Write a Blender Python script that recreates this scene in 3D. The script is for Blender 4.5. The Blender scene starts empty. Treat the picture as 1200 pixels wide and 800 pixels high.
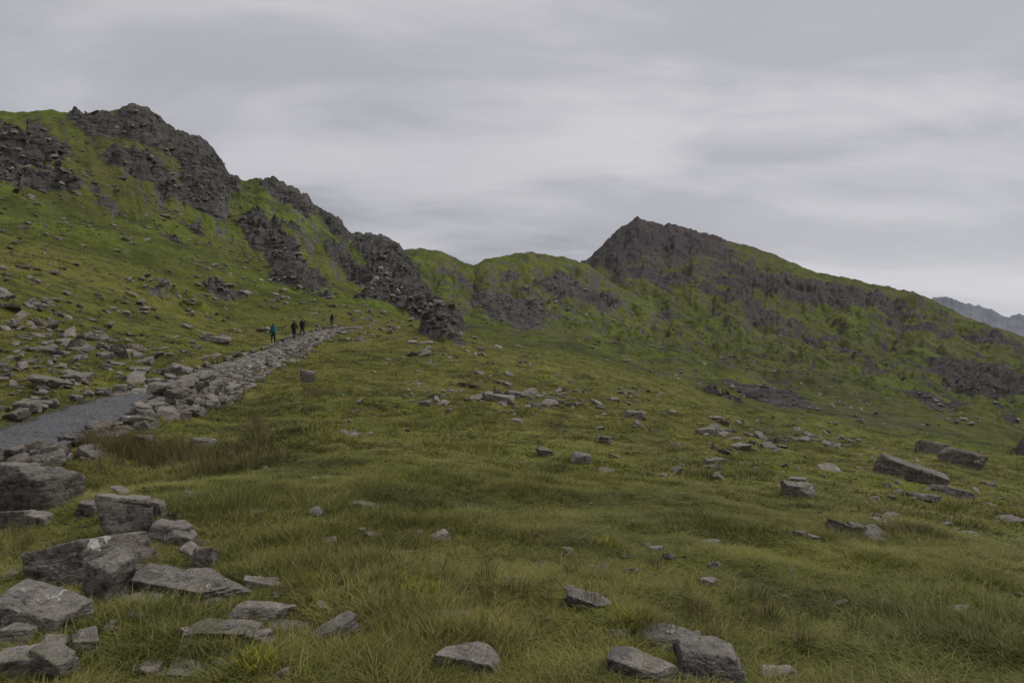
import bpy, math, numpy as np
from mathutils import Vector
sc=bpy.context.scene
rs=np.random.RandomState(7)
pi=math.pi
# ---------------------------------------------------------------- noise
_perms={}
def _perm(seed):
    if seed not in _perms:
        p=np.random.RandomState(seed+100).permutation(256); _perms[seed]=np.concatenate([p,p])
    return _perms[seed]
def perlin2(x,y,seed=0):
    p=_perm(seed); xf=np.floor(x); yf=np.floor(y)
    xi=xf.astype(np.int64)&255; yi=yf.astype(np.int64)&255; x=x-xf; y=y-yf
    u=x*x*x*(x*(x*6-15)+10); v=y*y*y*(y*(y*6-15)+10)
    ga=np.arange(256)/256*2*pi; gx=np.cos(ga); gy=np.sin(ga)
    def g(ix,iy,dx,dy):
        h=p[p[ix&255]+(iy&255)]; return gx[h]*dx+gy[h]*dy
    a=g(xi,yi,x,y); b=g(xi+1,yi,x-1,y); c=g(xi,yi+1,x,y-1); d=g(xi+1,yi+1,x-1,y-1)
    return 1.5*((a+(b-a)*u)+((c+(d-c)*u)-(a+(b-a)*u))*v)
def fbm(x,y,o=4,seed=0,gain=.5):
    s=0;a=1.;f=1.
    for i in range(o):
        s=s+a*perlin2(x*f+i*17.3,y*f-i*9.1,seed+i); a*=gain; f*=2.03
    return s
def ridged(x,y,o=4,seed=0,gain=.55):
    s=0;a=1.;f=1.;t=0
    for i in range(o):
        s=s+a*(1-np.abs(perlin2(x*f+i*13.7,y*f+i*5.1,seed+i))*2.0); t+=a; a*=gain; f*=2.1
    return s/t
def cells(x,y,seed=0):
    p=_perm(seed); xf=np.floor(x); yf=np.floor(y); xi=xf.astype(np.int64); yi=yf.astype(np.int64); fx=x-xf; fy=y-yf
    best=np.full(x.shape,9.); val=np.zeros(x.shape)
    for i in (-1,0,1):
        for j in (-1,0,1):
            h=p[p[(xi+i)&255]+((yi+j)&255)]; h2=p[h+37&255]; h3=p[h+111&255]
            dx=i+h/256.-fx; dy=j+h2/256.-fy; d=dx*dx+dy*dy; m=d<best
            best=np.where(m,d,best); val=np.where(m,h3/256.+ (dx*(h/128.-1)+dy*(h2/128.-1))*.35,val)
    return val
_g3=np.random.RandomState(5).normal(size=(256,3)); _g3/=np.linalg.norm(_g3,axis=1)[:,None]
def perlin3(P,seed=0):
    p=_perm(seed); F=np.floor(P); I=F.astype(np.int64)&255; D=P-F
    W=D*D*D*(D*(D*6-15)+10); out=0
    for i in (0,1):
        for j in (0,1):
            for k in (0,1):
                h=p[(p[(p[(I[:,0]+i)&255]+I[:,1]+j)&255]+I[:,2]+k)&255]
                d=D-np.array([i,j,k]); n=(_g3[h]*d).sum(1)
                w=(W[:,0] if i else 1-W[:,0])*(W[:,1] if j else 1-W[:,1])*(W[:,2] if k else 1-W[:,2])
                out=out+w*n
    return out*1.5
def sst(x,a,b):
    t=np.clip((x-a)/(b-a),0,1); return t*t*(3-2*t)
# ---------------------------------------------------------------- node helpers
class NT:
    def __init__(s,tree): s.t=tree; s.n=tree.nodes; s.l=tree.links
    def new(s,ty,**k):
        n=s.n.new(ty)
        for a,b in k.items(): setattr(n,a,b)
        return n
    def set(s,sock,v):
        if isinstance(v,bpy.types.NodeSocket): s.l.new(v,sock)
        else: sock.default_value=v
    def noise(s,vec,scale,detail=4,rough=.55,dist=0.):
        n=s.new('ShaderNodeTexNoise'); s.set(n.inputs['Vector'],vec); n.inputs['Scale'].default_value=scale
        n.inputs['Detail'].default_value=detail; n.inputs['Roughness'].default_value=rough; n.inputs['Distortion'].default_value=dist
        return n.outputs['Fac']
    def math(s,op,a,b=0.,c=0.,clamp=False):
        n=s.new('ShaderNodeMath',operation=op); n.use_clamp=clamp
        s.set(n.inputs[0],a); s.set(n.inputs[1],b)
        if op in('MULTIPLY_ADD',): s.set(n.inputs[2],c)
        return n.outputs[0]
    def rng(s,v,a,b,c=0.,d=1.):
        n=s.new('ShaderNodeMapRange',interpolation_type='SMOOTHSTEP')
        s.set(n.inputs[0],v)
        for i,x in enumerate((a,b,c,d)): s.set(n.inputs[i+1],x)
        return n.outputs[0]
    def mix(s,f,a,b,mode='MIX'):
        n=s.new('ShaderNodeMix',data_type='RGBA',blend_type=mode)
        def c(v): return (*v,1) if isinstance(v,tuple) and len(v)==3 else v
        s.set(n.inputs[0],f); s.set(n.inputs[6],c(a)); s.set(n.inputs[7],c(b)); return n.outputs[2]
    def attr(s,name):
        n=s.new('ShaderNodeAttribute'); n.attribute_name=name; return n.outputs['Fac']
    def vmul(s,v,k):
        n=s.new('ShaderNodeVectorMath',operation='MULTIPLY'); s.set(n.inputs[0],v); n.inputs[1].default_value=k; return n.outputs[0]
    def rotv(s,v,rot,scl):
        n=s.new('ShaderNodeMapping'); s.set(n.inputs[0],v); n.inputs['Rotation'].default_value=[math.radians(a) for a in rot]; n.inputs['Scale'].default_value=scl; return n.outputs[0]
    def bump(s,h,st,dist,prev=None):
        n=s.new('ShaderNodeBump'); n.inputs['Strength'].default_value=st; n.inputs['Distance'].default_value=dist
        s.set(n.inputs['Height'],h)
        if prev is not None: s.set(n.inputs['Normal'],prev)
        return n.outputs[0]
def mat(name):
    m=bpy.data.materials.new(name); m.use_nodes=True; m.node_tree.nodes.clear(); t=NT(m.node_tree)
    o=t.new('ShaderNodeOutputMaterial'); b=t.new('ShaderNodeBsdfPrincipled'); t.l.new(b.outputs[0],o.inputs[0])
    b.inputs['Roughness'].default_value=.9; b.inputs['Specular IOR Level'].default_value=.15
    return m,t,b,o
def grass_color(t,vec):
    big=t.noise(vec,.02,4,.55,.6); mid=t.noise(vec,.13,5,.65,.4); fine=t.noise(vec,.75,4,.65,.3)
    c=t.mix(t.rng(mid,.38,.60),(.078,.092,.017),(.155,.168,.025))
    c=t.mix(t.rng(big,.42,.58,0,.8),c,(.212,.190,.045))
    c=t.mix(t.rng(fine,.52,.66,0,.7),c,(.235,.202,.062))
    c=t.mix(t.rng(t.noise(vec,.32,4,.6,.5),.55,.68,0,.55),c,(.085,.066,.024))
    c=t.mix(t.rng(fine,.48,.35,0,.8),c,(.028,.036,.011))
    return c
def plain(name,col,rough=.8):
    m,t,b,o=mat(name); g=t.new('ShaderNodeNewGeometry')
    n=t.noise(g.outputs['Position'],25,3)
    t.set(b.inputs['Base Color'],t.mix(n,tuple(c*.75 for c in col),tuple(min(1,c*1.25) for c in col))); b.inputs['Roughness'].default_value=rough
    return m
def rock_color(t,vec,sc_=1.):
    a=t.noise(vec,.9*sc_,5,.65,.5); f=t.noise(vec,7*sc_,4,.7)
    c=t.mix(t.rng(a,.35,.68),(.085,.080,.077),(.260,.245,.228))
    c=t.mix(t.rng(f,.3,.75,0,.6),c,(.35,.33,.305))
    c=t.mix(t.rng(f,.5,.32,0,.75),c,(.036,.034,.033))
    return c,a,f
# ---------------------------------------------------------------- terrain layout
FOV=math.radians(42)
azi=np.linspace(-FOV,FOV,941); side=np.linspace(FOV,pi,70)[1:]
AZ=np.concatenate([-side[::-1][:-1],azi,side])
R=np.concatenate([np.geomspace(.7,100,460),np.geomspace(100,2100,820)[1:],np.geomspace(2100,9000,50)[1:]])
na,nr=len(AZ),len(R)
azc=np.clip(AZ,-math.radians(66),math.radians(66)); U=600+800*np.tan(azc); CA=np.cos(azc)
def ga_smooth(a,us,sig):
    ug=np.arange(-1400,2800,5.); v=np.interp(ug,us,a)
    k=np.exp(-.5*(np.arange(-60,61)*5/sig)**2); k/=k.sum()
    vp=np.pad(v,60,mode='edge'); return np.interp(U,ug,np.convolve(vp,k,'valid'))
def build_layer(tab,sky,crestd,slope,sig=22):
    us=sorted(tab); K=len(tab[us[0]]); rn=[];zn=[]
    for k in range(K):
        v=ga_smooth([tab[u][k][0] for u in us],us,sig); d=np.exp(ga_smooth([math.log(tab[u][k][1]) for u in us],us,sig))
        r=d/CA; rn.append(r); zn.append((400-v)/800*d)
    v=np.interp(U,[s[0] for s in sky],[s[1] for s in sky])
    d=np.exp(ga_smooth(np.log([c[1] for c in crestd]),[c[0] for c in crestd],15))
    rc=d/CA; rn.append(rc); zn.append((400-v)/800*d); zc=zn[-1]
    sl=ga_smooth([s[1] for s in slope],[s[0] for s in slope],20)
    for f in (1.12,1.5,3.,8.): rn.append(rc*f); zn.append(zc-sl*rc*min(f-1,1.4))
    return rn,zn,rc
A={-600:[(780,3.2),(560,7),(430,14),(340,25),(230,50),(130,100)],
 0:[(800,3.3),(600,6.8),(518,12),(465,18),(385,34),(255,85)],
 150:[(800,3.4),(600,6.8),(490,15.5),(440,26),(390,48),(262,118)],
 300:[(800,3.5),(600,7),(490,17),(425,42),(385,76),(300,140)],
 400:[(800,3.5),(600,7.2),(495,18),(425,45),(384,82),(345,150)],
 480:[(800,3.5),(600,7.5),(500,18),(430,45),(386,85),(358,165)],
 545:[(800,3.5),(600,7.6),(505,18),(435,46),(393,90),(389,130)],
 600:[(800,3.5),(600,8),(508,18),(445,46),(412,90),(406,110)],
 750:[(800,3.5),(605,8.5),(525,18),(475,40),(447,75),(440,95)],
 900:[(800,3.6),(612,9),(545,18),(510,38),(492,70),(486,90)],
 1050:[(800,3.6),(625,9),(562,19),(533,38),(518,65),(513,80)],
 1200:[(800,3.7),(645,9),(590,19),(558,38),(538,65),(530,80)],
 1800:[(800,3.8),(690,9),(650,19),(620,38),(600,65),(590,80)]}
for u in A: A[u]=[(1720,1.0)]+A[u]
skyA=[(-600,60),(-200,110),(0,130),(30,131),(60,128),(85,133),(100,135),(122,131),(145,126),(160,124),(176,131),(190,142),(205,152),(218,158),(236,166),(252,178),(262,194),(270,209),(285,212),(305,208),(325,213),(345,221),(360,232),(372,243),(385,250),(398,258),(410,274),(425,275),(445,277),(462,285),(474,294),(486,310),(496,328),(508,347),(522,362),(536,375),(550,387),(600,401),(680,415),(750,434),(900,480),(1050,508),(1200,522),(1800,580)]
cA=[(-600,170),(0,190),(150,205),(270,225),(400,280),(470,310),(510,260),(550,180),(600,140),(750,125),(900,115),(1200,100)]
B={-600:[(470,60),(430,150),(400,300),(390,500),(380,800),(370,1100)],
 400:[(470,60),(430,150),(400,300),(390,500),(380,800),(370,1100)],
 600:[(470,60),(422,150),(394,300),(380,500),(360,800),(340,1100)],
 690:[(500,60),(445,150),(405,300),(388,500),(362,800),(330,1100)],
 750:[(520,60),(468,150),(420,300),(392,500),(358,800),(312,1150)],
 900:[(560,60),(512,150),(455,300),(414,500),(382,800),(345,1100)],
 1050:[(590,60),(545,150),(482,300),(440,500),(412,800),(380,1100)],
 1200:[(610,60),(560,150),(498,300),(457,500),(432,800),(412,1000)],
 1500:[(640,60),(590,150),(530,300),(485,500),(460,800),(450,1000)]}
skyB=[(-600,372),(500,360),(640,325),(680,310),(692,303),(702,291),(712,281),(722,272),(733,264),(741,257),(747,253),(754,258),(764,261),(776,264),(790,264),(806,268),(822,272),(838,277),(852,280),(870,286),(888,292),(905,297),(920,304),(940,312),(958,318),(975,322),(995,325),(1012,330),(1040,336),(1070,343),(1095,352),(1112,360),(1130,369),(1150,378),(1175,386),(1200,393),(1350,425),(1500,440)]
cB=[(-600,1500),(700,1450),(760,1500),(900,1420),(1200,1250),(1500,1200)]
M={-600:[(420,220),(400,330),(385,450)],400:[(400,220),(380,330),(350,450)],480:[(392,230),(375,330),(340,450)],
 600:[(393,280),(378,400),(345,540)],690:[(402,340),(386,450),(350,600)],800:[(425,400),(402,500),(388,650)],900:[(450,400),(430,500),(420,650)],1500:[(560,400),(540,500),(530,650)]}
skyM=[(-600,400),(350,330),(440,300),(478,291),(490,289),(505,292),(518,294),(532,300),(545,307),(556,310),(568,304),(582,301),(600,297),(620,295),(640,297),(660,300),(676,305),(690,309),(720,332),(760,354),(800,372),(850,396),(900,420),(1500,520)]
cM=[(-600,620),(480,620),(600,680),(690,780),(800,850),(900,850)]
D={-600:[(402,3000)],1000:[(405,3000)],1500:[(415,3000)]}
skyD=[(-600,398),(1000,385),(1060,362),(1094,349),(1112,347),(1128,351),(1140,356),(1152,361),(1162,362),(1176,366),(1200,371),(1300,386),(1500,398),(2600,399)]
cD=[(-600,5200),(1500,5200)]
layers=[build_layer(A,skyA,cA,[(0,.35),(520,.35),(600,.15),(750,.22),(1200,.22)]),
        build_layer(B,skyB,cB,[(0,.4),(1200,.4)]),build_layer(M,skyM,cM,[(0,.4),(1200,.4)],15),
        build_layer(D,skyD,cD,[(0,.3),(1200,.3)])]
def rsmooth(z,sig):
    n=int(sig*3); k=np.exp(-.5*(np.arange(-n,n+1)/sig)**2); k/=k.sum()
    zp=np.pad(z,((0,0),(n,n)),mode='edge'); out=np.zeros_like(z)
    for i,w in enumerate(k): out+=w*zp[:,i:i+z.shape[1]]
    return out
Zs=[];cprox=[]
for li,(rn,zn,rc) in enumerate(layers):
    rn=np.array(rn); zn=np.array(zn); z=np.empty((na,nr))
    if li>0:
        rn=np.vstack([rn[0]*.5,rn]); zn=np.vstack([zn[0]-.25*rn[0],zn])
    for i in range(na): z[i]=np.interp(R,rn[:,i],zn[:,i])
    q=np.log(R)[None,:]-np.log(rc)[:,None]
    cp=np.exp(-(q/.07)**2); zs=rsmooth(z,9.)
    z=z*cp+zs*(1-cp); Zs.append(z); cprox.append(cp)
Zs=np.array(Zs); lay=Zs.argmax(0); Z=Zs.max(0)
CP=np.take_along_axis(np.array(cprox),lay[None],0)[0]
wb=sst(np.abs(AZ),1.25,2.6)[:,None]; Z=Z*(1-wb)+wb*(-1.65-.02*R[None,:])
RR=np.broadcast_to(R[None,:],Z.shape); AA=np.broadcast_to(AZ[:,None],Z.shape)
X=RR*np.sin(AA); Y=RR*np.cos(AA)
UU=np.broadcast_to(U[:,None],Z.shape); VV=400-800*Z/(RR*np.maximum(CA[:,None],.2))
def _hit(Zg,u,v,rmin=2.2):
    az=math.atan((u-600)/800); i=int(np.argmin(np.abs(AZ-az))); t=(400-v)/800*math.cos(az)
    te=Zg[i]/R; ok=np.where((te>=t)&(R>rmin))[0]
    if len(ok)==0: return None
    r=R[ok[0]]; return r*math.sin(az),r*math.cos(az),r,Zg[i,ok[0]]
pp=[(-500,560),(-150,540),(0,516),(40,507),(75,496),(110,482),(140,472),(165,463),(200,456),(235,446),(262,434),(300,420),(330,409),(350,398),(372,391),(390,387),(412,383.5)]
pw=[_hit(Z,u,v,5) for u,v in pp]; px=np.array([p[0] for p in pw]); py=np.array([p[1] for p in pw]); pz=np.array([p[3] for p in pw])
sl=np.concatenate([[0],np.cumsum(np.hypot(np.diff(px),np.diff(py)))]); S=np.arange(0,sl[-1],.25)
def sm1(a,n=9):
    k=np.hanning(n+2)[1:-1]; k/=k.sum(); return np.convolve(np.pad(a,n//2,mode='edge'),k,'valid')
PX=sm1(np.interp(S,sl,px),11); PY=sm1(np.interp(S,sl,py),11); PZ=sm1(np.interp(S,sl,pz),21)
PU=600+800*PX/PY
tx=np.gradient(PX); ty=np.gradient(PY); tl=np.hypot(tx,ty); tx/=tl; ty/=tl; NX,NY=ty,-tx
def pathdist(x,y):
    d=np.full(x.shape,1e3); idx=np.zeros(x.shape,int)
    for k in range(0,len(PX)):
        q=np.hypot(x-PX[k],y-PY[k]); m=q<d; d[m]=q[m]; idx[m]=k
    return d,idx
def ell(u0,v0,ru,rv,rot,layer,st=1.):
    c,s=math.cos(math.radians(rot)),math.sin(math.radians(rot)); dx=UU-u0; dy=VV-v0
    a=(dx*c+dy*s)/ru; b=(-dx*s+dy*c)/rv; q=a*a+b*b
    return st*np.exp(-q*q*.7)*((lay==layer)&(RR>(45 if layer==0 else 140)))
n1=fbm(X/22,Y/22,5,11); nM=fbm(X/70,Y/70,5,21); nC=fbm(X/160,Y/160,6,31); nC2=fbm(X/45,Y/45,5,35,.6)
nB=fbm(AA*16,Z/14.+.6*nC2,5,37,.6)
rock=np.zeros_like(Z)
for e in [(205,164,72,28,30,0,1.1),(245,200,38,38,42,0,1.15),(160,195,42,15,20,0,.9),(110,148,32,14,10,0,.95),(35,175,54,20,3,0,1.1),(30,212,60,10,5,0,.65),(215,235,48,14,20,0,.75),(225,262,30,12,40,0,.5),
          (320,290,54,20,50,0,1.1),(340,228,50,14,32,0,.85),(400,262,36,14,30,0,.85),(455,300,40,20,28,0,1.05),(488,340,70,26,52,0,1.2),(430,330,40,16,40,0,.7),(400,300,30,12,40,0,.5),(350,338,50,8,20,0,.5),(265,335,32,9,15,0,.55),(180,322,25,6,20,0,.4),(35,275,34,12,10,0,.5),(505,375,40,10,20,0,.8),
          (600,365,50,15,18,2,.95),(530,318,36,10,30,2,.7),(660,330,44,13,20,2,.75),(700,345,44,12,20,2,.7),(585,320,34,8,-10,2,.65),(640,352,36,8,20,2,.6),
          (722,285,50,28,-10,1,1.2),(785,280,80,20,12,1,1.),(770,325,66,20,15,1,.65),(850,318,80,14,15,1,.6),(960,340,115,13,14,1,.9),(890,366,75,12,16,1,.8),(1050,360,85,10,14,1,.75),(900,467,56,10,20,1,1.05),(950,395,60,6,14,1,.6),(1060,388,80,8,12,1,.65),(1140,440,66,17,10,1,1.05),(1080,475,66,8,10,1,.75),(1010,430,60,7,12,1,.55),(1180,405,64,10,12,1,.75),(830,425,45,5,15,1,.55),(1000,460,50,6,12,1,.55)]:
    rock=np.maximum(rock,ell(*e))
nn=np.where(lay==0,n1,np.where(lay==2,nM*.5+nC2*.3+nB*.4,nC*.35+nC2*.35+nB*.6))
rock=sst(rock+.42*nn,.42,.72)*np.where(rock>.03,1,0)
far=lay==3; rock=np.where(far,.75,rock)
extra=sst(nn,np.where(lay==0,.62,.42),np.where(lay==0,.9,.72))*((lay!=3)&(RR>np.where(lay==0,60,200))); rock=np.maximum(rock,extra*.75)
scree=((lay==1)*sst(-((UU-780)/110)**2-((VV-300)/46)**2+1.2+.5*nC,.2,.9)+(lay==2)*sst(-((UU-690)/45)**2-((VV-345)/20)**2+1+.4*nM,.3,.9))
scree=np.clip(scree,0,1)
pd,pidx=np.full(Z.shape,1e3),np.zeros(Z.shape,int)
box=(RR<110)&(np.abs(AA)<1.3)&(X<-3)&(UU<520)&(RR>5)
d_,i_=pathdist(X[box],Y[box]); pd[box]=d_; pidx[box]=i_
low=1-.85*CP
dz=.07*fbm(X/1.1,Y/1.1,4,1)*sst(RR,1,3)+.24*fbm(X/5.5,Y/5.5,4,2)*sst(RR,3,12)
dz+=low*1.0*fbm(X/24,Y/24,4,3)*sst(RR,25,90)
dz+=low*np.where(lay==1,5.5,3.5)*fbm(X/80,Y/80,5,4)*sst(RR,140,350)
dz+=low*12*fbm(X/260,Y/260,5,5)*sst(RR,350,1000)
dz+=low*2.8*nC2*sst(RR,200,500)
gul=ridged(AA*14,np.log(RR)*2.2,5,41); dz+=low*(-RR*.019)*(gul-.45)*sst(RR,250,500)*(lay>0)
gul2=ridged(AA*30+np.log(RR)*2,np.log(RR)*3.5,5,51); dz+=low*(-RR*.008)*(gul2-.45)*sst(RR,70,170)*(lay==0)
k=np.where(lay==0,1.,np.clip((RR/230.)**.9,1.,6.))
amp=np.where(lay==0,1.1,np.where(lay==2,.6,.5))
Xr=X*.8+Y*.6; Yr=-X*.6+Y*.8
kq=np.where(lay==0,1.,np.where(lay==2,2.4,4.5))
cr=ridged(Xr/(16*kq),Yr/(7*kq),5,61,.6)
dz+=rock*amp*(4.2*k*(cr-.42))*(1-.62*CP)*np.where(far,4,1)
wq=2.*fbm(X/9/kq,Y/9/kq,3,91)
bl1=cells(Xr/(7*kq)+wq*.25,Yr/(3.6*kq)+wq*.4,95); bl2=cells(Xr/(2.6*kq)+wq*.5,Yr/(1.5*kq)-wq*.6,96)
dz+=rock*amp*k*(3.2*(bl1-.5)+1.5*(bl2-.5))*(1-.6*CP)
st=.5+.5*np.sin((Z+6*nn)/(2.2*kq)*2*pi/2.2); dz+=rock*amp*k*.5*st*(1-.5*CP)
dz+=CP*(RR*.0012)*(1+1.4*rock)*fbm(AA*90,np.log(RR)*60,3,81)*(RR>60)
Z=Z+dz
w=1-sst(pd,.9,2.1); Z=Z*(1-w)+(PZ[pidx]+.015*fbm(X/.6,Y/.6,2,9))*w
side_=((X-PX[pidx])*NX[pidx]+(Y-PY[pidx])*NY[pidx])
bank=(pd<7)*(side_>0)*np.exp(-((pd-2.6)/1.5)**2)*.42; Z=Z-bank*(RR<80)
dirt=(1-sst(pd+.25*fbm(X/.8,Y/.8,2,14),.75,1.25))
def make_mesh(name,co,faces4=None,tris=None,smooth=True):
    me=bpy.data.meshes.new(name); me.vertices.add(len(co)); me.vertices.foreach_set('co',np.asarray(co,np.float32).ravel())
    loops=[];cnt=[]
    if faces4 is not None and len(faces4): loops.append(np.asarray(faces4).ravel()); cnt.append(np.full(len(faces4),4))
    if tris is not None and len(tris): loops.append(np.asarray(tris).ravel()); cnt.append(np.full(len(tris),3))
    L=np.concatenate(loops).astype(np.int32); C=np.concatenate(cnt); st_=np.concatenate([[0],np.cumsum(C)[:-1]]).astype(np.int32)
    me.loops.add(len(L)); me.loops.foreach_set('vertex_index',L); me.polygons.add(len(C)); me.polygons.foreach_set('loop_start',st_)
    me.update(calc_edges=True); me.validate()
    me.polygons.foreach_set('use_smooth',np.full(len(me.polygons),smooth)); return me
def fattr(me,name,v):
    a=me.attributes.new(name,'FLOAT','POINT'); a.data.foreach_set('value',np.asarray(v,np.float32).ravel())
def addobj(name,me,m=None,loc=(0,0,0),parent=None):
    o=bpy.data.objects.new(name,me); sc.collection.objects.link(o); o.location=loc
    if m: me.materials.append(m)
    if parent: o.parent=parent
    return o
idx=np.arange(na*nr).reshape(na,nr)
ii=np.arange(na); jj=(ii+1)%na
q=np.stack([idx[ii][:,:-1],idx[ii][:,1:],idx[jj][:,1:],idx[jj][:,:-1]],-1).reshape(-1,4)
q=q[:,::-1]
cen=na*nr; tr=np.stack([idx[jj,0],idx[ii,0],np.full(na,cen)],-1)[:,::-1]
co=np.concatenate([np.stack([X,Y,Z],-1).reshape(-1,3),[[0,0,float(Z[:,0].mean())]]])
tm=make_mesh('mountain_terrain',co,q,tr)
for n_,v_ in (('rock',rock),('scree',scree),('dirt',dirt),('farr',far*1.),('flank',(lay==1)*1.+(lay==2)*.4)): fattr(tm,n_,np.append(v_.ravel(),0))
if tm.polygons[5000].normal.z<0: tm.flip_normals()
m,t,b,o=mat('moorland_ground'); g=t.new('ShaderNodeNewGeometry'); P=g.outputs['Position']
gc=grass_color(t,P)
gfar=t.noise(P,.05,6,.7,.3); gfine=t.noise(P,.6,5,.7)
gc=t.mix(t.rng(gfine,.35,.7,0,.3),gc,(.072,.076,.022))
dist=t.new('ShaderNodeVectorMath',operation='LENGTH'); t.set(dist.inputs[0],P); DL=dist.outputs['Value']
hill=t.rng(DL,50,140); gr=t.mix(t.rng(gfar,.38,.62),(.064,.080,.018),(.140,.182,.024))
gr=t.mix(t.rng(t.noise(P,.009,5,.65,.5),.46,.62,0,.75),gr,(.118,.106,.038))
gr=t.mix(t.rng(t.noise(P,.13,6,.8),.5,.36,0,.75),gr,(.036,.042,.015))
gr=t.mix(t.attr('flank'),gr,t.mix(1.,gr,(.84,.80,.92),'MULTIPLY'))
gc=t.mix(t.math('MULTIPLY',hill,t.rng(t.noise(P,.012,3),.35,.55,.5,1.)),gc,gr)
sep=t.new('ShaderNodeSeparateXYZ'); t.set(sep.inputs[0],g.outputs['Normal'])
steep=t.math('MULTIPLY',t.rng(sep.outputs[2],.80,.64),t.rng(DL,30,70))
rockn=t.noise(P,.35,6,.75); rn2=t.noise(P,.07,6,.75)
ra=t.math('ADD',t.attr('rock'),t.math('MULTIPLY_ADD',t.math('ADD',rockn,rn2),.7,-.7))
rf=t.math('MAXIMUM',t.rng(ra,.38,.52),steep)
spot=t.math('MULTIPLY',t.rng(t.noise(P,.22,6,.8),.59,.64),t.rng(DL,60,140,0,.75)); rf=t.math('MAXIMUM',rf,spot)
spot2=t.math('MULTIPLY',t.rng(t.noise(t.rotv(P,(0,0,20),(1,1,2.5)),.045,7,.8),.54,.61),t.rng(DL,200,400,0,.85)); rf=t.math('MAXIMUM',rf,spot2)
rc1,ra_,rf_=rock_color(t,P,.35); rc2,_,_=rock_color(t,P,.05)
rk=t.mix(.45,rc1,rc2)
strata=t.noise(t.rotv(P,(28,35,20),(.25,.25,1.6)),.8,6,.75,.4)
rk=t.mix(t.rng(strata,.52,.38,0,.85),rk,(.024,.023,.023)); rk=t.mix(t.rng(strata,.55,.7,0,.5),rk,(.34,.325,.305))
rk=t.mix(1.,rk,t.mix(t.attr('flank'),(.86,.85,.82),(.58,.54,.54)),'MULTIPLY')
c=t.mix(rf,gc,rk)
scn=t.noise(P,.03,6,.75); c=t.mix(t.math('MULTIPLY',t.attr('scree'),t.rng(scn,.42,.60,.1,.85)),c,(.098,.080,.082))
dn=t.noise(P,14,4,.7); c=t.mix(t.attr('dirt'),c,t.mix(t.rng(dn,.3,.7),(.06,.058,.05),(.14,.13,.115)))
c=t.mix(t.attr('farr'),c,t.mix(t.rng(t.noise(P,.004,5,.7),.35,.65),(.16,.175,.20),(.25,.265,.29)))  # distant range: atmospheric haze painted into the colour as blue-grey
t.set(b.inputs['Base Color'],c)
nb=t.bump(t.noise(P,.25,6,.75),.9,1.6)
hb=t.new('ShaderNodeBump'); t.set(hb.inputs['Height'],strata); t.set(hb.inputs['Strength'],t.math('MULTIPLY',rf,.9)); hb.inputs['Distance'].default_value=2.2; t.set(hb.inputs['Normal'],nb)
nb2=t.bump(t.noise(P,5,4,.7),.8,.08,hb.outputs[0])
t.set(b.inputs['Normal'],nb2)
addobj('mountain_terrain',tm,m)
def gz(x,y):
    x=np.asarray(x,float); y=np.asarray(y,float); r=np.hypot(x,y); a=np.arctan2(x,y)
    fi=np.clip(np.interp(a,AZ,np.arange(na)),0,na-1.001); fj=np.clip(np.interp(r,R,np.arange(nr)),0,nr-1.001)
    i=fi.astype(int); j=fj.astype(int); s=fi-i; q_=fj-j
    return (Z[i,j]*(1-s)*(1-q_)+Z[i+1,j]*s*(1-q_)+Z[i,j+1]*(1-s)*q_+Z[i+1,j+1]*s*q_)
# ---------------------------------------------------------------- rocks
import bmesh
def ico(n):
    bm=bmesh.new(); bmesh.ops.create_icosphere(bm,subdivisions=n,radius=1); bm.verts.ensure_lookup_table()
    v=np.array([x.co[:] for x in bm.verts]); f=np.array([[a.index for a in x.verts] for x in bm.faces]); bm.free()
    return v/np.linalg.norm(v,axis=1)[:,None],f
ICO={n:ico(n) for n in (2,3,4,5,6)}
def rock_shape(seed,lv,dims,p=36,rough=.05):
    r_=np.random.RandomState(seed); D_,F=ICO[lv]
    N=[];H=[]
    for ax in range(3):
        for s in (-1,1):
            n=r_.normal(0,.16,3); n[ax]+=s; n/=np.linalg.norm(n); N.append(n); H.append(r_.uniform(.8,1.0))
    for k_ in range(r_.randint(4,8)):
        n=r_.normal(size=3); n/=np.linalg.norm(n); N.append(n); H.append(r_.uniform(.88,1.18))
    N=np.array(N);H=np.array(H)
    s=(np.maximum(D_@N.T,0)/H)**p; r=s.sum(1)**(-1/p)
    V=D_*r[:,None]*np.asarray(dims)/2
    if lv>=4:
        mx=max(dims)
        P1=V/mx*np.array([3.,3.,7.])+seed*3.1
        d=perlin3(P1,3)+.5*perlin3(P1*2.2,4)+.35*perlin3(P1*5,5)+.22*perlin3(P1*11,6)
        q_=perlin3(V/mx*np.array([2.2,2.2,5.])+seed*1.7,8)*5; d=d+.55*(np.round(q_)-q_*.4)/2.2
        d=np.where(d>0,d*.5,d)
        V=V+D_*(d*rough*mx)[:,None]
    return V,F
def rotm(rx,ry,rz):
    cx,sx,cy,sy,cz,sz=math.cos(rx),math.sin(rx),math.cos(ry),math.sin(ry),math.cos(rz),math.sin(rz)
    return np.array([[cz,-sz,0],[sz,cz,0],[0,0,1]])@np.array([[cy,0,sy],[0,1,0],[-sy,0,cy]])@np.array([[1,0,0],[0,cx,-sx],[0,sx,cx]])
m,t,b,o=mat('weathered_rock'); tc=t.new('ShaderNodeNewGeometry'); P=tc.outputs['Position']
c,a_,f_=rock_color(t,P,2.2)
ti=t.attr('tint'); c=t.mix(1.,c,t.mix(ti,(.58,.54,.50),(1.32,1.23,1.13)),'MULTIPLY')
ck=t.noise(t.rotv(P,(20,10,0),(.5,.5,3.)),4,5,.7,.5); c=t.mix(t.rng(ck,.44,.36,0,.8),c,(.03,.028,.026))
li=t.noise(P,4.5,5,.7); c=t.mix(t.rng(li,.62,.66,0,.9),c,(.68,.67,.62))
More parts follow.
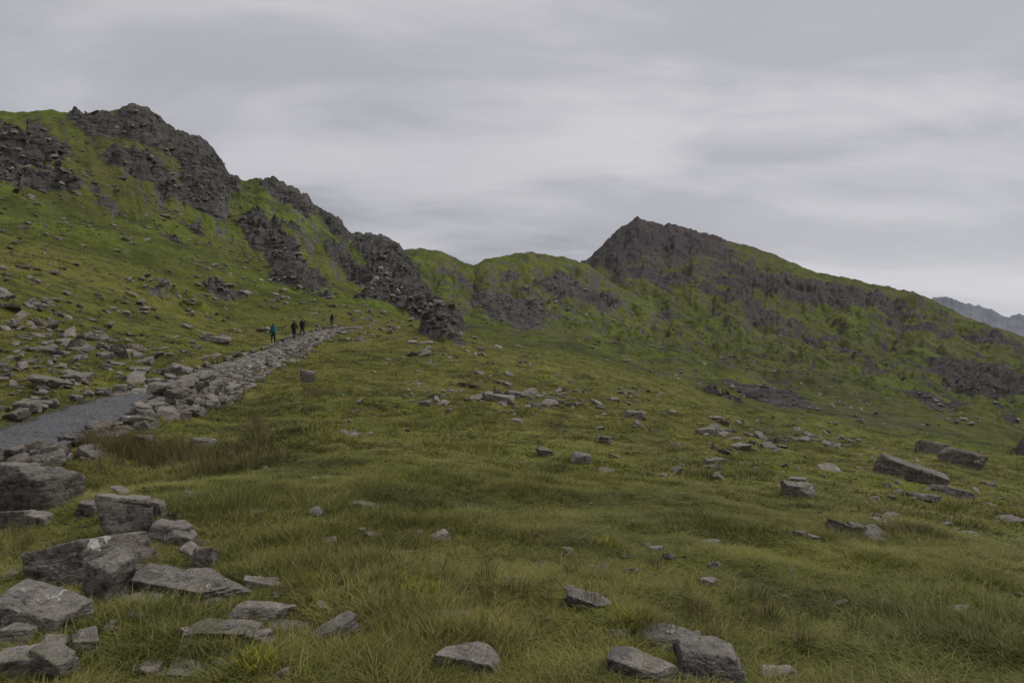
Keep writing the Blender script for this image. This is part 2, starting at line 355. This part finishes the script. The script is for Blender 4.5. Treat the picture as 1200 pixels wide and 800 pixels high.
sp=t.new('ShaderNodeSeparateXYZ'); t.set(sp.inputs[0],tc.outputs['Normal'])
mo=t.math('MULTIPLY',t.rng(sp.outputs[2],.3,.9),t.rng(t.noise(P,2.6,4,.7),.54,.64,0,.6)); c=t.mix(mo,c,(.10,.102,.028))
c=t.mix(t.rng(sp.outputs[2],.2,.95,0,.3),c,(.40,.365,.32))  # brightly lit tops painted in: upward faces get a lighter colour
t.set(b.inputs['Base Color'],c)
b1=t.bump(t.noise(t.vmul(P,(1,1,2.5)),5,6,.75,.3),1.,.09); b1=t.bump(ck,.8,.08,b1); b2=t.bump(t.noise(P,45,4,.7),.7,.01,b1); t.set(b.inputs['Normal'],b2)
ROCK=m
excl=[]
def boulder(u0,v0,u1,v1,seed,yaw=0,tilt=(0,0),dep=.75,hmul=1.,lv=5,name='boulder',bury=.22,rough=.04):
    uc=(u0+u1)/2; h_=_hit(Z,uc,min(v1,799),1.5)
    x,y,r,z=h_; y0=y; w_=(u1-u0)/800*y; app=(v1-v0)/800*y; dd=w_*dep
    th=max(.02,(v1-400)/800); hh=max((app-dd*th*.8),.38*app)*hmul; hh=hh*(1+bury)
    y=y0+dd*.42; x=x*y/y0
    z=min(float(gz(x,y)),h_[3]+dd*.25)
    V,F=rock_shape(seed,lv,(w_*1.12,dd*1.1,hh*1.12),rough=rough); V=V@rotm(math.radians(tilt[0]),math.radians(tilt[1]),math.radians(yaw)).T
    me=make_mesh(name,V,None,F); fattr(me,'tint',np.full(len(V),np.random.RandomState(seed).uniform(.3,.85)))
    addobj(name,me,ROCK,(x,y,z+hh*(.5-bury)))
    excl.append((x,y,max(w_,dd)*.5))
Bd=[(42,633,122,692,1,8,(0,-6),.8),(108,646,147,712,2,-12,(0,8),1.1),(-12,684,100,742,3,-6,(4,6),.6),(124,583,178,641,4,14,(-6,-8),.7),
(146,659,286,706,5,-7,(0,6),.4),(276,706,331,733,6,5,(0,4),.6),(222,727,302,750,7,-5,(0,3),.5),(8,757,52,802,8,20,(0,8),.9),(46,768,88,806,9,-15,(0,-6),.8),
(143,690,195,713,10,10,(6,0),.6),(366,729,417,756,11,24,(0,-16),.6),(312,731,358,742,12,0,(0,0),.6),(520,755,584,806,13,-14,(4,10),.8),
(665,692,713,713,14,-20,(0,9),.7),(712,760,786,806,15,-18,(0,10),.7),(796,744,868,806,66,-20,(0,10),.8),(752,734,822,762,17,-8,(4,4),.6),(893,779,932,804,18,10,(0,4),.7),
(0,541,80,606,19,-6,(0,3),.8),(176,589,192,612,20,5,(0,0),.9),(176,610,222,640,21,18,(0,8),.8),(92,588,120,608,22,0,(0,4),.8),(225,644,252,672,23,30,(0,22),.7),(286,676,322,692,24,0,(0,4),.7),
(918,562,953,584,25,8,(0,4),.8),(972,610,998,629,26,0,(0,10),.8),(1028,532,1096,563,27,-24,(2,17),.3),(1074,512,1112,532,28,10,(0,7),.6),(1104,516,1148,548,68,-10,(0,14),.5),(1090,565,1138,583,29,-10,(0,10),.4),(1066,576,1096,587,30,0,(0,4),.5),
(1172,602,1196,614,31,0,(0,0),.8),(670,530,692,543,32,0,(0,4),.8),(632,527,650,536,33,0,(0,4),.8),(414,586,438,600,34,0,(0,4),.8),(354,434,369,449,35,0,(0,4),.8),
(568,461,604,471,36,0,(0,8),.6),(732,480,756,492,37,0,(0,6),.6),(505,715,528,733,38,12,(0,6),.8),(534,714,552,728,39,0,(0,6),.8),(715,738,735,750,40,0,(0,6),.8),
(252,768,292,784,41,0,(0,3),.8),(284,740,320,764,42,15,(0,10),.7),(826,536,838,546,43,0,(0,6),.8),(700,510,716,520,44,0,(0,6),.8),
(226,516,254,528,46,0,(0,12),.6),(158,512,180,528,47,0,(0,4),.8),(240,396,266,403,48,0,(0,4),.4),(1152,563,1166,572,49,0,(0,4),.8),(28,604,60,618,50,0,(0,4),.8),(930,620,945,630,51,0,(0,0),.8),(195,780,240,800,52,0,(0,4),.8),(48,742,80,768,53,5,(0,-10),.8),(84,740,116,772,54,25,(0,4),.8),
(100,668,130,700,71,10,(0,10),.8),(196,622,232,642,72,-10,(0,6),.8),(0,735,40,762,73,10,(0,0),.8),(0,600,34,622,74,10,(0,0),.8)]
for e in Bd:
    u0,v0,u1,v1,s_,yaw,tl_,dp=e
    nl=u1<335 and v0>540; rt=u0>1020
    boulder(u0,v0,u1,v1,s_,yaw,tl_,dp,hmul=1.15 if nl else (.8 if rt else 1.),lv=6 if (u1-u0)>60 and v1>600 else (5 if v1>560 else 4))
def join_rocks(name,items,lv=2,lib=24,seed=900):
    base=[rock_shape(seed+i,lv,(1,1,1),p=40,rough=.04) for i in range(lib)]
    VV_=[];FF=[];TT=[];off=0
    for (x,y,z,dx,dy,dz_,rx,ry,rz,tn) in items:
        V,F=base[rs.randint(lib)]
        V=(V*np.array([dx,dy,dz_]))@rotm(rx,ry,rz).T+np.array([x,y,z]); VV_.append(V);FF.append(F+off);TT.append(np.full(len(V),tn)); off+=len(V)
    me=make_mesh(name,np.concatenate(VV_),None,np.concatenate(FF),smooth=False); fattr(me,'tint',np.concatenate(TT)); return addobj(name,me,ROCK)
regs=[(475,384,700,418,80,.25,.9,50,170),(520,436,790,484,80,.2,.65,20,130),(640,455,790,490,35,.2,.6,20,130),(830,484,1005,526,150,.2,.65,20,110),(560,455,650,475,12,.4,.7,20,90),
(0,225,290,450,600,.2,.9,20,160),(0,330,200,450,180,.12,.5,20,100),(300,325,545,392,280,.3,1.1,60,260),(390,378,470,400,60,.25,.7,60,130),(0,395,130,470,90,.1,.4,12,60),(0,455,110,500,24,.12,.3,10,40),
(250,480,1200,720,130,.05,.2,4,60),(420,400,620,470,80,.15,.5,20,110),(700,440,1000,560,140,.1,.42,12,110),(1000,520,1200,640,70,.1,.32,8,90),(330,400,700,520,90,.12,.36,12,110),
(75,128,285,245,130,.5,1.5,90,300),(0,155,90,235,110,.4,1.4,90,300),(275,250,365,330,60,.5,1.5,90,300),(425,285,548,388,80,.6,1.7,100,350),(180,225,300,260,80,.4,1.1,90,300),(230,310,300,350,40,.4,1.1,70,250),
(690,385,1195,500,520,.9,2.3,200,900),(540,330,720,390,120,1.2,2.8,220,900),
(60,560,260,720,34,.05,.2,3,30),(0,600,330,800,60,.04,.14,2,12)]
items=[]
for (u0,v0,u1,v1,n_,s0,s1,ra0,ra1) in regs:
    cx=rs.uniform(u0,u1,max(3,n_//9)); cy=rs.uniform(v0,v1,len(cx))
    for i in range(n_):
        if rs.rand()<.5:
            k_=rs.randint(len(cx)); u=cx[k_]+rs.normal(0,(u1-u0)*.05+4); v=cy[k_]+rs.normal(0,(v1-v0)*.04+2)
        else: u=rs.uniform(u0,u1); v=rs.uniform(v0,v1)
        h_=_hit(Z,u,v,3)
        if h_ is None: continue
        x,y,r,z=h_
        if r<ra0 or r>ra1: continue
        if r<110 and np.min(np.hypot(PX-x,PY-y))<1.5: continue
        s=s0+(s1-s0)*rs.rand()**2.6
        f=rs.uniform(.25,.6)
        items.append((x,y,z+s*f*.18,s*rs.uniform(.9,1.7),s*rs.uniform(.6,1),s*f,rs.normal(0,.25),rs.normal(0,.3),rs.uniform(0,6.28),rs.uniform(.15,1)))
        if r<40: excl.append((x,y,s*.5))
join_rocks('scattered_stones',items,3)
pav=[];edge=[];n_s=len(S)
for k_ in range(n_s):
    if PU[k_]>165:
        for c_ in (-.7,-.35,0,.35,.7):
            if rs.rand()<.62:
                o_=c_+rs.uniform(-.15,.15); x=PX[k_]+NX[k_]*o_+rs.uniform(-.1,.1); y=PY[k_]+NY[k_]*o_+rs.uniform(-.1,.1)
                pav.append((x,y,float(gz(x,y))+.02,rs.uniform(.28,.6),rs.uniform(.2,.38),rs.uniform(.08,.17),rs.normal(0,.07),rs.normal(0,.07),math.atan2(ty[k_],tx[k_])+pi/2+rs.normal(0,.3),rs.uniform(.35,1.)))
    for side_s,pr in ((1,.85),(-1,.4)):
        if PU[k_]<-250: continue
        for rep in range(3 if side_s>0 else 1):
            if rs.rand()<pr*(1 if PU[k_]>100 else (.75 if side_s>0 else .2)):
                o_=side_s*(.95+rs.uniform(0,.35)+.28*rep); x=PX[k_]+NX[k_]*o_; y=PY[k_]+NY[k_]*o_; s=rs.uniform(.14,.42)
                if 105<PU[k_]<215 and side_s>0: s*=1.35
                edge.append((x,y,float(gz(x,y))+s*.12+(.0 if rep else .09),s*rs.uniform(.8,1.5),s,s*rs.uniform(.45,.85),rs.normal(0,.2),rs.normal(0,.2),rs.uniform(0,6.3),rs.uniform(.1,1.)))
for k_ in range(n_s):
    if 130<PU[k_]<182:
        for lvl in range(5):
            s=rs.uniform(.3,.55); x=PX[k_]+NX[k_]*rs.uniform(1.0,1.5); y=PY[k_]+NY[k_]*rs.uniform(1.0,1.5)
            edge.append((x,y,PZ[k_]-.25+.17*lvl,s*1.3,s,.25,rs.normal(0,.08),rs.normal(0,.08),rs.uniform(0,6.3),rs.uniform(.2,.9)))
join_rocks('paving_stones',pav,3,seed=1500); join_rocks('dry_stone_edging',edge,3,seed=1700)
nS=len(PX); cols=np.linspace(-.8,.8,7); vs=[]
for k_ in range(nS):
    for c_ in cols:
        wob=c_*(1+.12*math.sin(k_*.9)+.1*math.sin(k_*.37)); x=PX[k_]+NX[k_]*wob; y=PY[k_]+NY[k_]*wob; vs.append((x,y,float(gz(x,y))+.025-(.03 if abs(c_)>.75 else 0)))
fq=[[k_*7+j,k_*7+j+1,(k_+1)*7+j+1,(k_+1)*7+j] for k_ in range(nS-1) for j in range(6)]
m,t,b,o=mat('path_gravel'); g=t.new('ShaderNodeNewGeometry'); P=g.outputs['Position']; a=t.noise(P,16,5,.85); c_=t.noise(P,1.6,4,.6)
cc=t.mix(t.rng(a,.38,.66),t.mix(t.rng(c_,.35,.65),(.045,.045,.047),(.10,.098,.10)),(.25,.25,.26)); cc=t.mix(t.rng(a,.44,.34),cc,(.02,.02,.02))
t.set(b.inputs['Base Color'],cc); t.set(b.inputs['Normal'],t.bump(a,1.,.05))
pm=make_mesh('footpath',vs,fq); addobj('footpath',pm,m)
if pm.polygons[10].normal.z<0: pm.flip_normals()
# ---------------------------------------------------------------- grass
def tuft(seed,n,h,spread,w_,bend,dry):
    r_=np.random.RandomState(seed); V=[];F=[];T=[];Dd=[]
    for i in range(n):
        a=r_.uniform(0,2*pi); rad=spread*math.sqrt(r_.rand()); bx,by=rad*math.cos(a),rad*math.sin(a)
        hh=h*r_.uniform(.45,1.1); la=a+r_.normal(0,.7); bd=bend*r_.uniform(.3,1.5)*hh; fa=r_.uniform(0,2*pi); wx,wy=math.cos(fa)*w_/2,math.sin(fa)*w_/2
        b0=len(V)
        for k_,tt in enumerate((0,.5)):
            ox=bx+math.cos(la)*bd*tt**2; oy=by+math.sin(la)*bd*tt**2; zz=hh*tt*(1-.18*tt*bend)-.02; ww=1-.3*tt
            V+=[(ox-wx*ww,oy-wy*ww,zz),(ox+wx*ww,oy+wy*ww,zz)]
        V.append((bx+math.cos(la)*bd,by+math.sin(la)*bd,hh*(1-.3*bend)-.02))
        F+=[(b0,b0+1,b0+3,b0+2)]; T.append((b0+2,b0+3,b0+4)); dd=1. if r_.rand()<dry else r_.uniform(0,.35)
        Dd+=[dd]*5
    me=make_mesh('tuft',V,F,T); fattr(me,'dry',Dd); return me
def grass_mat(name,kind):
    m,t,b,o=mat(name); oi=t.new('ShaderNodeObjectInfo')
    c=grass_color(t,oi.outputs['Location']); c=t.mix(t.rng(oi.outputs['Random'],0,1,0,.2),c,(.14,.158,.026))
    c=t.mix(t.math('MULTIPLY',t.attr('dry'),.65),c,(.27,.225,.10))
    if kind=='rush': c=t.mix(t.attr('dry'),(.06,.062,.02),(.14,.11,.05))
    if kind=='moss': c=t.mix(t.attr('dry'),(.13,.16,.02),(.26,.22,.03))
    c=t.mix(1.,c,(1.22,1.22,1.12),'MULTIPLY')
    b.inputs['Roughness'].default_value=.7; t.set(b.inputs['Base Color'],c)
    g=t.new('ShaderNodeNewGeometry'); vm=t.new('ShaderNodeVectorMath',operation='ADD'); t.set(vm.inputs[0],g.outputs['Normal']); vm.inputs[1].default_value=(0,0,1.2)
    nm=t.new('ShaderNodeVectorMath',operation='NORMALIZE'); t.set(nm.inputs[0],vm.outputs[0]); t.set(b.inputs['Normal'],nm.outputs[0]); return m
GM=grass_mat('grass_blades','g'); RM=grass_mat('rush_blades','rush'); MM=grass_mat('heath_blades','moss')
def scatter(name,pts,scl,meshes,m,tiltn=.12):
    col=bpy.data.collections.new(name+'_source')
    for me in meshes:
        if not len(me.materials): me.materials.append(m)
        ob=bpy.data.objects.new(name+'_tuft',me); col.objects.link(ob)
    n=len(pts); pm=bpy.data.meshes.new(name); pm.vertices.add(n); pm.vertices.foreach_set('co',np.asarray(pts,np.float32).ravel())
    rot=np.stack([rs.normal(0,tiltn,n),rs.normal(0,tiltn,n),rs.uniform(0,2*pi,n)],-1)
    a=pm.attributes.new('rot','FLOAT_VECTOR','POINT'); a.data.foreach_set('vector',rot.astype(np.float32).ravel())
    a=pm.attributes.new('scl','FLOAT_VECTOR','POINT'); a.data.foreach_set('vector',np.asarray(scl,np.float32).ravel())
    a=pm.attributes.new('idx','INT','POINT'); a.data.foreach_set('value',rs.randint(0,len(meshes),n).astype(np.int32))
    ob=bpy.data.objects.new(name,pm); sc.collection.objects.link(ob)
    ng=bpy.data.node_groups.new(name+'_nodes','GeometryNodeTree'); ng.interface.new_socket('Geometry',in_out='INPUT',socket_type='NodeSocketGeometry'); ng.interface.new_socket('Geometry',in_out='OUTPUT',socket_type='NodeSocketGeometry')
    N=ng.nodes; gi=N.new('NodeGroupInput'); go=N.new('NodeGroupOutput'); ip=N.new('GeometryNodeInstanceOnPoints'); ci=N.new('GeometryNodeCollectionInfo')
    ci.inputs['Collection'].default_value=col; ci.inputs['Separate Children'].default_value=True; ci.inputs['Reset Children'].default_value=True
    def na_(nm,ty):
        q_=N.new('GeometryNodeInputNamedAttribute'); q_.data_type=ty; q_.inputs['Name'].default_value=nm; return q_.outputs[0]
    L=ng.links; L.new(gi.outputs[0],ip.inputs['Points']); L.new(ci.outputs[0],ip.inputs['Instance']); ip.inputs['Pick Instance'].default_value=True
    L.new(na_('idx','INT'),ip.inputs['Instance Index']); L.new(na_('rot','FLOAT_VECTOR'),ip.inputs['Rotation']); L.new(na_('scl','FLOAT_VECTOR'),ip.inputs['Scale'])
    L.new(ip.outputs[0],go.inputs[0]); md=ob.modifiers.new('scatter','NODES'); md.node_group=ng; return ob
EX=np.array(excl)
def sector(n,r0,r1,amax=.80,power=1.):
    u=rs.rand(n); e=2-power; r=(r0**e+u*(r1**e-r0**e))**(1/e); a=rs.uniform(-amax,amax,n); return r*np.sin(a),r*np.cos(a),r
def clean(x,y):
    keep=np.ones(len(x),bool)
    for k_ in range(0,len(PX),2): keep&=np.hypot(x-PX[k_],y-PY[k_])>.95
    for ex,ey,er in EX[EX[:,2]>.04]: keep&=np.hypot(x-ex,y-ey)>er*.95
    return keep
def scat(name,n,r0,r1,power,meshes,smin,smax,grow):
    x,y,r=sector(n,r0,r1,.80,power); kp=clean(x,y); x,y,r=x[kp],y[kp],r[kp]
    fi=np.interp(np.arctan2(x,y),AZ,np.arange(na)).astype(int); fj=np.interp(r,R,np.arange(nr)).astype(int)
    kp=(rock[fi,fj]<.4)|(r<45); x,y,r=x[kp],y[kp],r[kp]
    z=gz(x,y); tall=.36+.95*sst(fbm(x/3.0,y/3.0,3,77),-.1,.6)
    tall*=.5+.9*sst(fbm(x/.8,y/.8,2,78),-.15,.5)
    s=rs.uniform(smin,smax,len(x))*grow(r); scl=np.stack([s,s,s*tall],-1)
    return scatter(name,np.stack([x,y,z],-1),scl,meshes,GM)
near=[tuft(i,46,.14,.12,.0038,.85,.16 if i<5 else .45) for i in range(7)]
mid=[tuft(20+i,34,.14,.18,.010,.8,.16 if i<4 else .4) for i in range(6)]
farm=[tuft(40+i,22,.15,.42,.032,.7,.15) for i in range(5)]
scat('moor_grass',32000,1.3,13,.9,near,.75,1.25,lambda r:1+0*r)
scat('meadow_grass',36000,11,48,1.0,mid,.8,1.3,lambda r:1+r*.004)
scat('hillside_grass',26000,42,170,1.2,farm,.8,1.3,lambda r:.8+r*.006)
rp=[]
for (u,v,n_,su,sv) in ((225,545,110,50,9),(160,530,60,30,6),(120,525,40,20,6),(368,462,26,9,4),(300,512,24,10,12),(450,640,30,60,30),(880,745,24,60,20),(600,690,20,90,30),(25,640,10,15,15)):
    for i in range(n_):
        h_=_hit(Z,u+rs.normal(0,su),min(v+rs.normal(0,sv),795),3)
        if h_: rp.append((h_[0],h_[1],h_[3]))
rp=np.array(rp); rp[:,2]=gz(rp[:,0],rp[:,1]); s=rs.uniform(.7,1.15,len(rp)); s=s*np.where(np.hypot(rp[:,0],rp[:,1])<9,.55,1.)
scatter('rush_clumps',rp,np.stack([s,s,s],-1),[tuft(70+i,40,.38,.12,.0065,.4,.45) for i in range(3)],RM)
mp=[]
for (u,v,n_) in ((490,692,9),(545,738,10),(380,682,10),(735,732,5),(700,640,4),(300,780,8)):
    for i in range(n_):
        h_=_hit(Z,u+rs.normal(0,10),v+rs.normal(0,5),2.5)
        if h_: mp.append((h_[0],h_[1],h_[3]))
mp=np.array(mp); s=rs.uniform(.6,1.,len(mp)); scatter('heath_plants',mp,np.stack([s,s,s],-1),[tuft(90+i,60,.12,.10,.012,.5,.4) for i in range(2)],MM)
# ---------------------------------------------------------------- hikers
skin=plain('skin',(.42,.26,.19),.6); boots=plain('boot_leather',(.05,.035,.025)); hairm=plain('hair',(.04,.025,.015)); dark=plain('black_cloth',(.018,.018,.022)); eye=plain('eye',(.03,.02,.02),.3)
def hiker(u,v,yaw,jacket,trouser,pack,mirror=1,h=1.74,pk=True):
    hh=_hit(Z,u,v,20); x,y=hh[0],hh[1]; z=float(gz(x,y))
    root=bpy.data.objects.new('hiker',None); sc.collection.objects.link(root); root.location=(x,y,z+.05); root.rotation_euler=(0,0,math.radians(yaw)); root.scale=(h/1.78,)*3
    V=[];E=[];Rr=[]
    def av(p,r,par=None):
        V.append((p[0]*mirror,p[1],p[2])); Rr.append(r)
        if par is not None: E.append((par,len(V)-1))
        return len(V)-1
    pel=av((0,0,.96),(.15,.11)); sp=av((0,.03,1.14),(.135,.10),pel); ch=av((0,.07,1.36),(.165,.115),sp); nk=av((0,.10,1.50),(.06,.06),ch); hd=av((0,.13,1.60),(.078,.085),nk); tp=av((0,.14,1.71),(.07,.08),hd)
    for s in (1,-1):
        sh=av((s*.185,.06,1.44),(.062,.062),ch); f=1 if s>0 else -1
        el=av((s*.25,.06-f*.10,1.17),(.045,.045),sh); wr=av((s*.24,.12-f*.02+(.08 if f<0 else 0),.95),(.028,.028),el)
        pa=av((s*.235,.15-f*.02+(.08 if f<0 else 0),.89),(.034,.022),wr); bx,by=s*.235,.16-f*.02+(.08 if f<0 else 0)
        for k_,(ox,ln) in enumerate(((-.027,.055),(-.009,.065),(.009,.06),(.027,.048))):
            a1=av((bx+ox*.3,by+ox,.855),(.009,.009),pa); a2=av((bx+ox*.3-s*.008,by+ox+.006,.855-ln*.6),(.008,.008),a1); av((bx+ox*.3-s*.02,by+ox+.012,.855-ln),(.007,.007),a2)
        t1=av((bx-s*.015,by+.04,.885),(.010,.010),pa); av((bx-s*.022,by+.055,.855),(.008,.008),t1)
        hp=av((s*.095,0,.88),(.095,.10),pel)
        if s>0: kn=av((s*.10,.24,.52),(.062,.065),hp); an=av((s*.10,.17,.11),(.042,.045),kn); av((s*.105,.33,.05),(.045,.035),an)
        else: kn=av((s*.10,-.03,.50),(.062,.065),hp); an=av((s*.10,-.30,.17),(.042,.045),kn); av((s*.105,-.18,.05),(.045,.035),an)
    me=bpy.data.meshes.new('body'); me.from_pydata(V,E,[]); ob=bpy.data.objects.new('body_src',me); sc.collection.objects.link(ob)
    sk=ob.modifiers.new('s','SKIN'); ob.modifiers.new('ss','SUBSURF').levels=2
    for i,r in enumerate(Rr): me.skin_vertices[0].data[i].radius=r
    me.skin_vertices[0].data[0].use_root=True
    dg=bpy.context.evaluated_depsgraph_get(); ev=ob.evaluated_get(dg); bm_=bpy.data.meshes.new_from_object(ev); bpy.data.objects.remove(ob)
    for mm in (jacket,trouser,skin,boots): bm_.materials.append(mm)
    for p in bm_.polygons:
        c=p.center; mi=0
        if c.z<.95 and abs(c.x)<.205: mi=1
        if c.z<.13: mi=3
        if c.z>1.50: mi=2
        if abs(c.x)>=.205 and c.z<.96: mi=2
        p.material_index=mi; p.use_smooth=True
    bo=bpy.data.objects.new('body',bm_); sc.collection.objects.link(bo); bo.parent=root
    def part(nm,dims,loc,m_,lv=3,p=6):
        D_,F=ICO[lv]; s=(np.abs(D_)**p).sum(1)**(-1/p); me=make_mesh(nm,D_*s[:,None]*np.array(dims)/2,None,F); o=addobj(nm,me,m_,loc,root); return o
    part('hair',(.185,.20,.16),(0,.115,1.70),hairm,3,2.3); part('nose',(.025,.04,.045),(0,.222,1.645),skin,2,2); part('mouth',(.05,.012,.012),(0,.212,1.60),plain('lips',(.35,.12,.1)),2,2)
    for s in (-1,1):
        part('ear',(.02,.04,.06),(s*.083,.13,1.645),skin,2,2); part('eye',(.025,.015,.016),(s*.032,.208,1.672),eye,2,2)
    if pk:
        part('backpack',(.33,.24,.52),(0,-.13,1.27),pack,3,4); part('backpack_pocket',(.24,.10,.24),(0,-.27,1.18),pack,3,4); part('backpack_lid',(.30,.24,.12),(0,-.13,1.54),pack,3,3.5)
        for s in (-1,1): part('strap',(.05,.26,.36),(s*.11,.075,1.32),pack,3,5)
teal=plain('teal_jacket',(.02,.20,.21)); blk=plain('black_jacket',(.012,.012,.015)); navy=plain('navy_trousers',(.02,.022,.03)); grey=plain('grey_jacket',(.16,.16,.15)); khaki=plain('khaki_trousers',(.09,.08,.055)); tealp=plain('teal_pack',(.02,.10,.11))
hiker(320,405.5,12,teal,navy,tealp,1); hiker(344.5,400,10,blk,navy,dark,-1); hiker(354,396,-8,blk,navy,blk,1,1.72); hiker(389,386.5,15,grey,khaki,dark,-1,1.75)
# ---------------------------------------------------------------- sky and light
W=bpy.data.worlds.new('World'); sc.world=W; W.use_nodes=True; W.node_tree.nodes.clear(); t=NT(W.node_tree)
SE,SA=math.radians(48),math.radians(75)
sky=t.new('ShaderNodeTexSky',sky_type='NISHITA'); sky.sun_disc=False; sky.sun_elevation=SE; sky.sun_rotation=SA
tc=t.new('ShaderNodeTexCoord'); Dv=tc.outputs['Generated']; sp=t.new('ShaderNodeSeparateXYZ'); t.set(sp.inputs[0],Dv)
zz=t.math('ADD',t.math('MAXIMUM',sp.outputs[2],0.),.24); cx=t.math('DIVIDE',sp.outputs[0],zz); cy=t.math('DIVIDE',sp.outputs[1],zz)
cb=t.new('ShaderNodeCombineXYZ'); t.set(cb.inputs[0],cx); t.set(cb.inputs[1],cy)
mp_=t.new('ShaderNodeMapping'); t.set(mp_.inputs[0],cb.outputs[0]); mp_.inputs['Rotation'].default_value=(0,0,math.radians(-24)); mp_.inputs['Location'].default_value=(3.1,1.4,0); mp_.inputs['Scale'].default_value=(.75,1.5,1)
n1_=t.noise(mp_.outputs[0],1.3,7,.55,.35); n2_=t.noise(mp_.outputs[0],.5,3,.45,.2)
v=t.math('ADD',t.math('MULTIPLY',t.rng(n1_,.36,.64),.6),t.math('MULTIPLY',t.rng(n2_,.35,.65),.4))
c=t.mix(v,(.36,.365,.405),(.63,.625,.655))
gl=t.math('MULTIPLY',t.rng(sp.outputs[0],-.1,.65),t.rng(sp.outputs[2],.30,.02)); c=t.mix(t.math('MULTIPLY',gl,.5),c,(.70,.70,.73))
skc=t.mix(1.,sky.outputs[0],(.1,.1,.1),'MULTIPLY')
c=t.mix(.96,skc,c)
bg=t.new('ShaderNodeBackground'); t.set(bg.inputs[0],c); bg.inputs[1].default_value=1.
wo=t.new('ShaderNodeOutputWorld'); t.l.new(bg.outputs[0],wo.inputs[0])
sl_=bpy.data.lights.new('sun','SUN'); sl_.energy=1.5; sl_.angle=math.radians(12); sl_.color=(1,.97,.92); so=bpy.data.objects.new('sun',sl_); sc.collection.objects.link(so)
dirv=Vector((math.sin(SA)*math.cos(SE),math.cos(SA)*math.cos(SE),math.sin(SE))); so.rotation_euler=dirv.to_track_quat('Z','Y').to_euler()
cam=bpy.data.cameras.new('camera'); cam.lens=24; cam.sensor_width=36; cam.clip_start=.05; cam.clip_end=20000
cobj=bpy.data.objects.new('camera',cam); sc.collection.objects.link(cobj); cobj.location=(0,0,0); cobj.rotation_euler=(pi/2,0,0); sc.camera=cobj
sc.view_settings.view_transform='Standard'; sc.view_settings.look='None'; sc.view_settings.exposure=0
print('items',len(items),'terrain',na*nr)
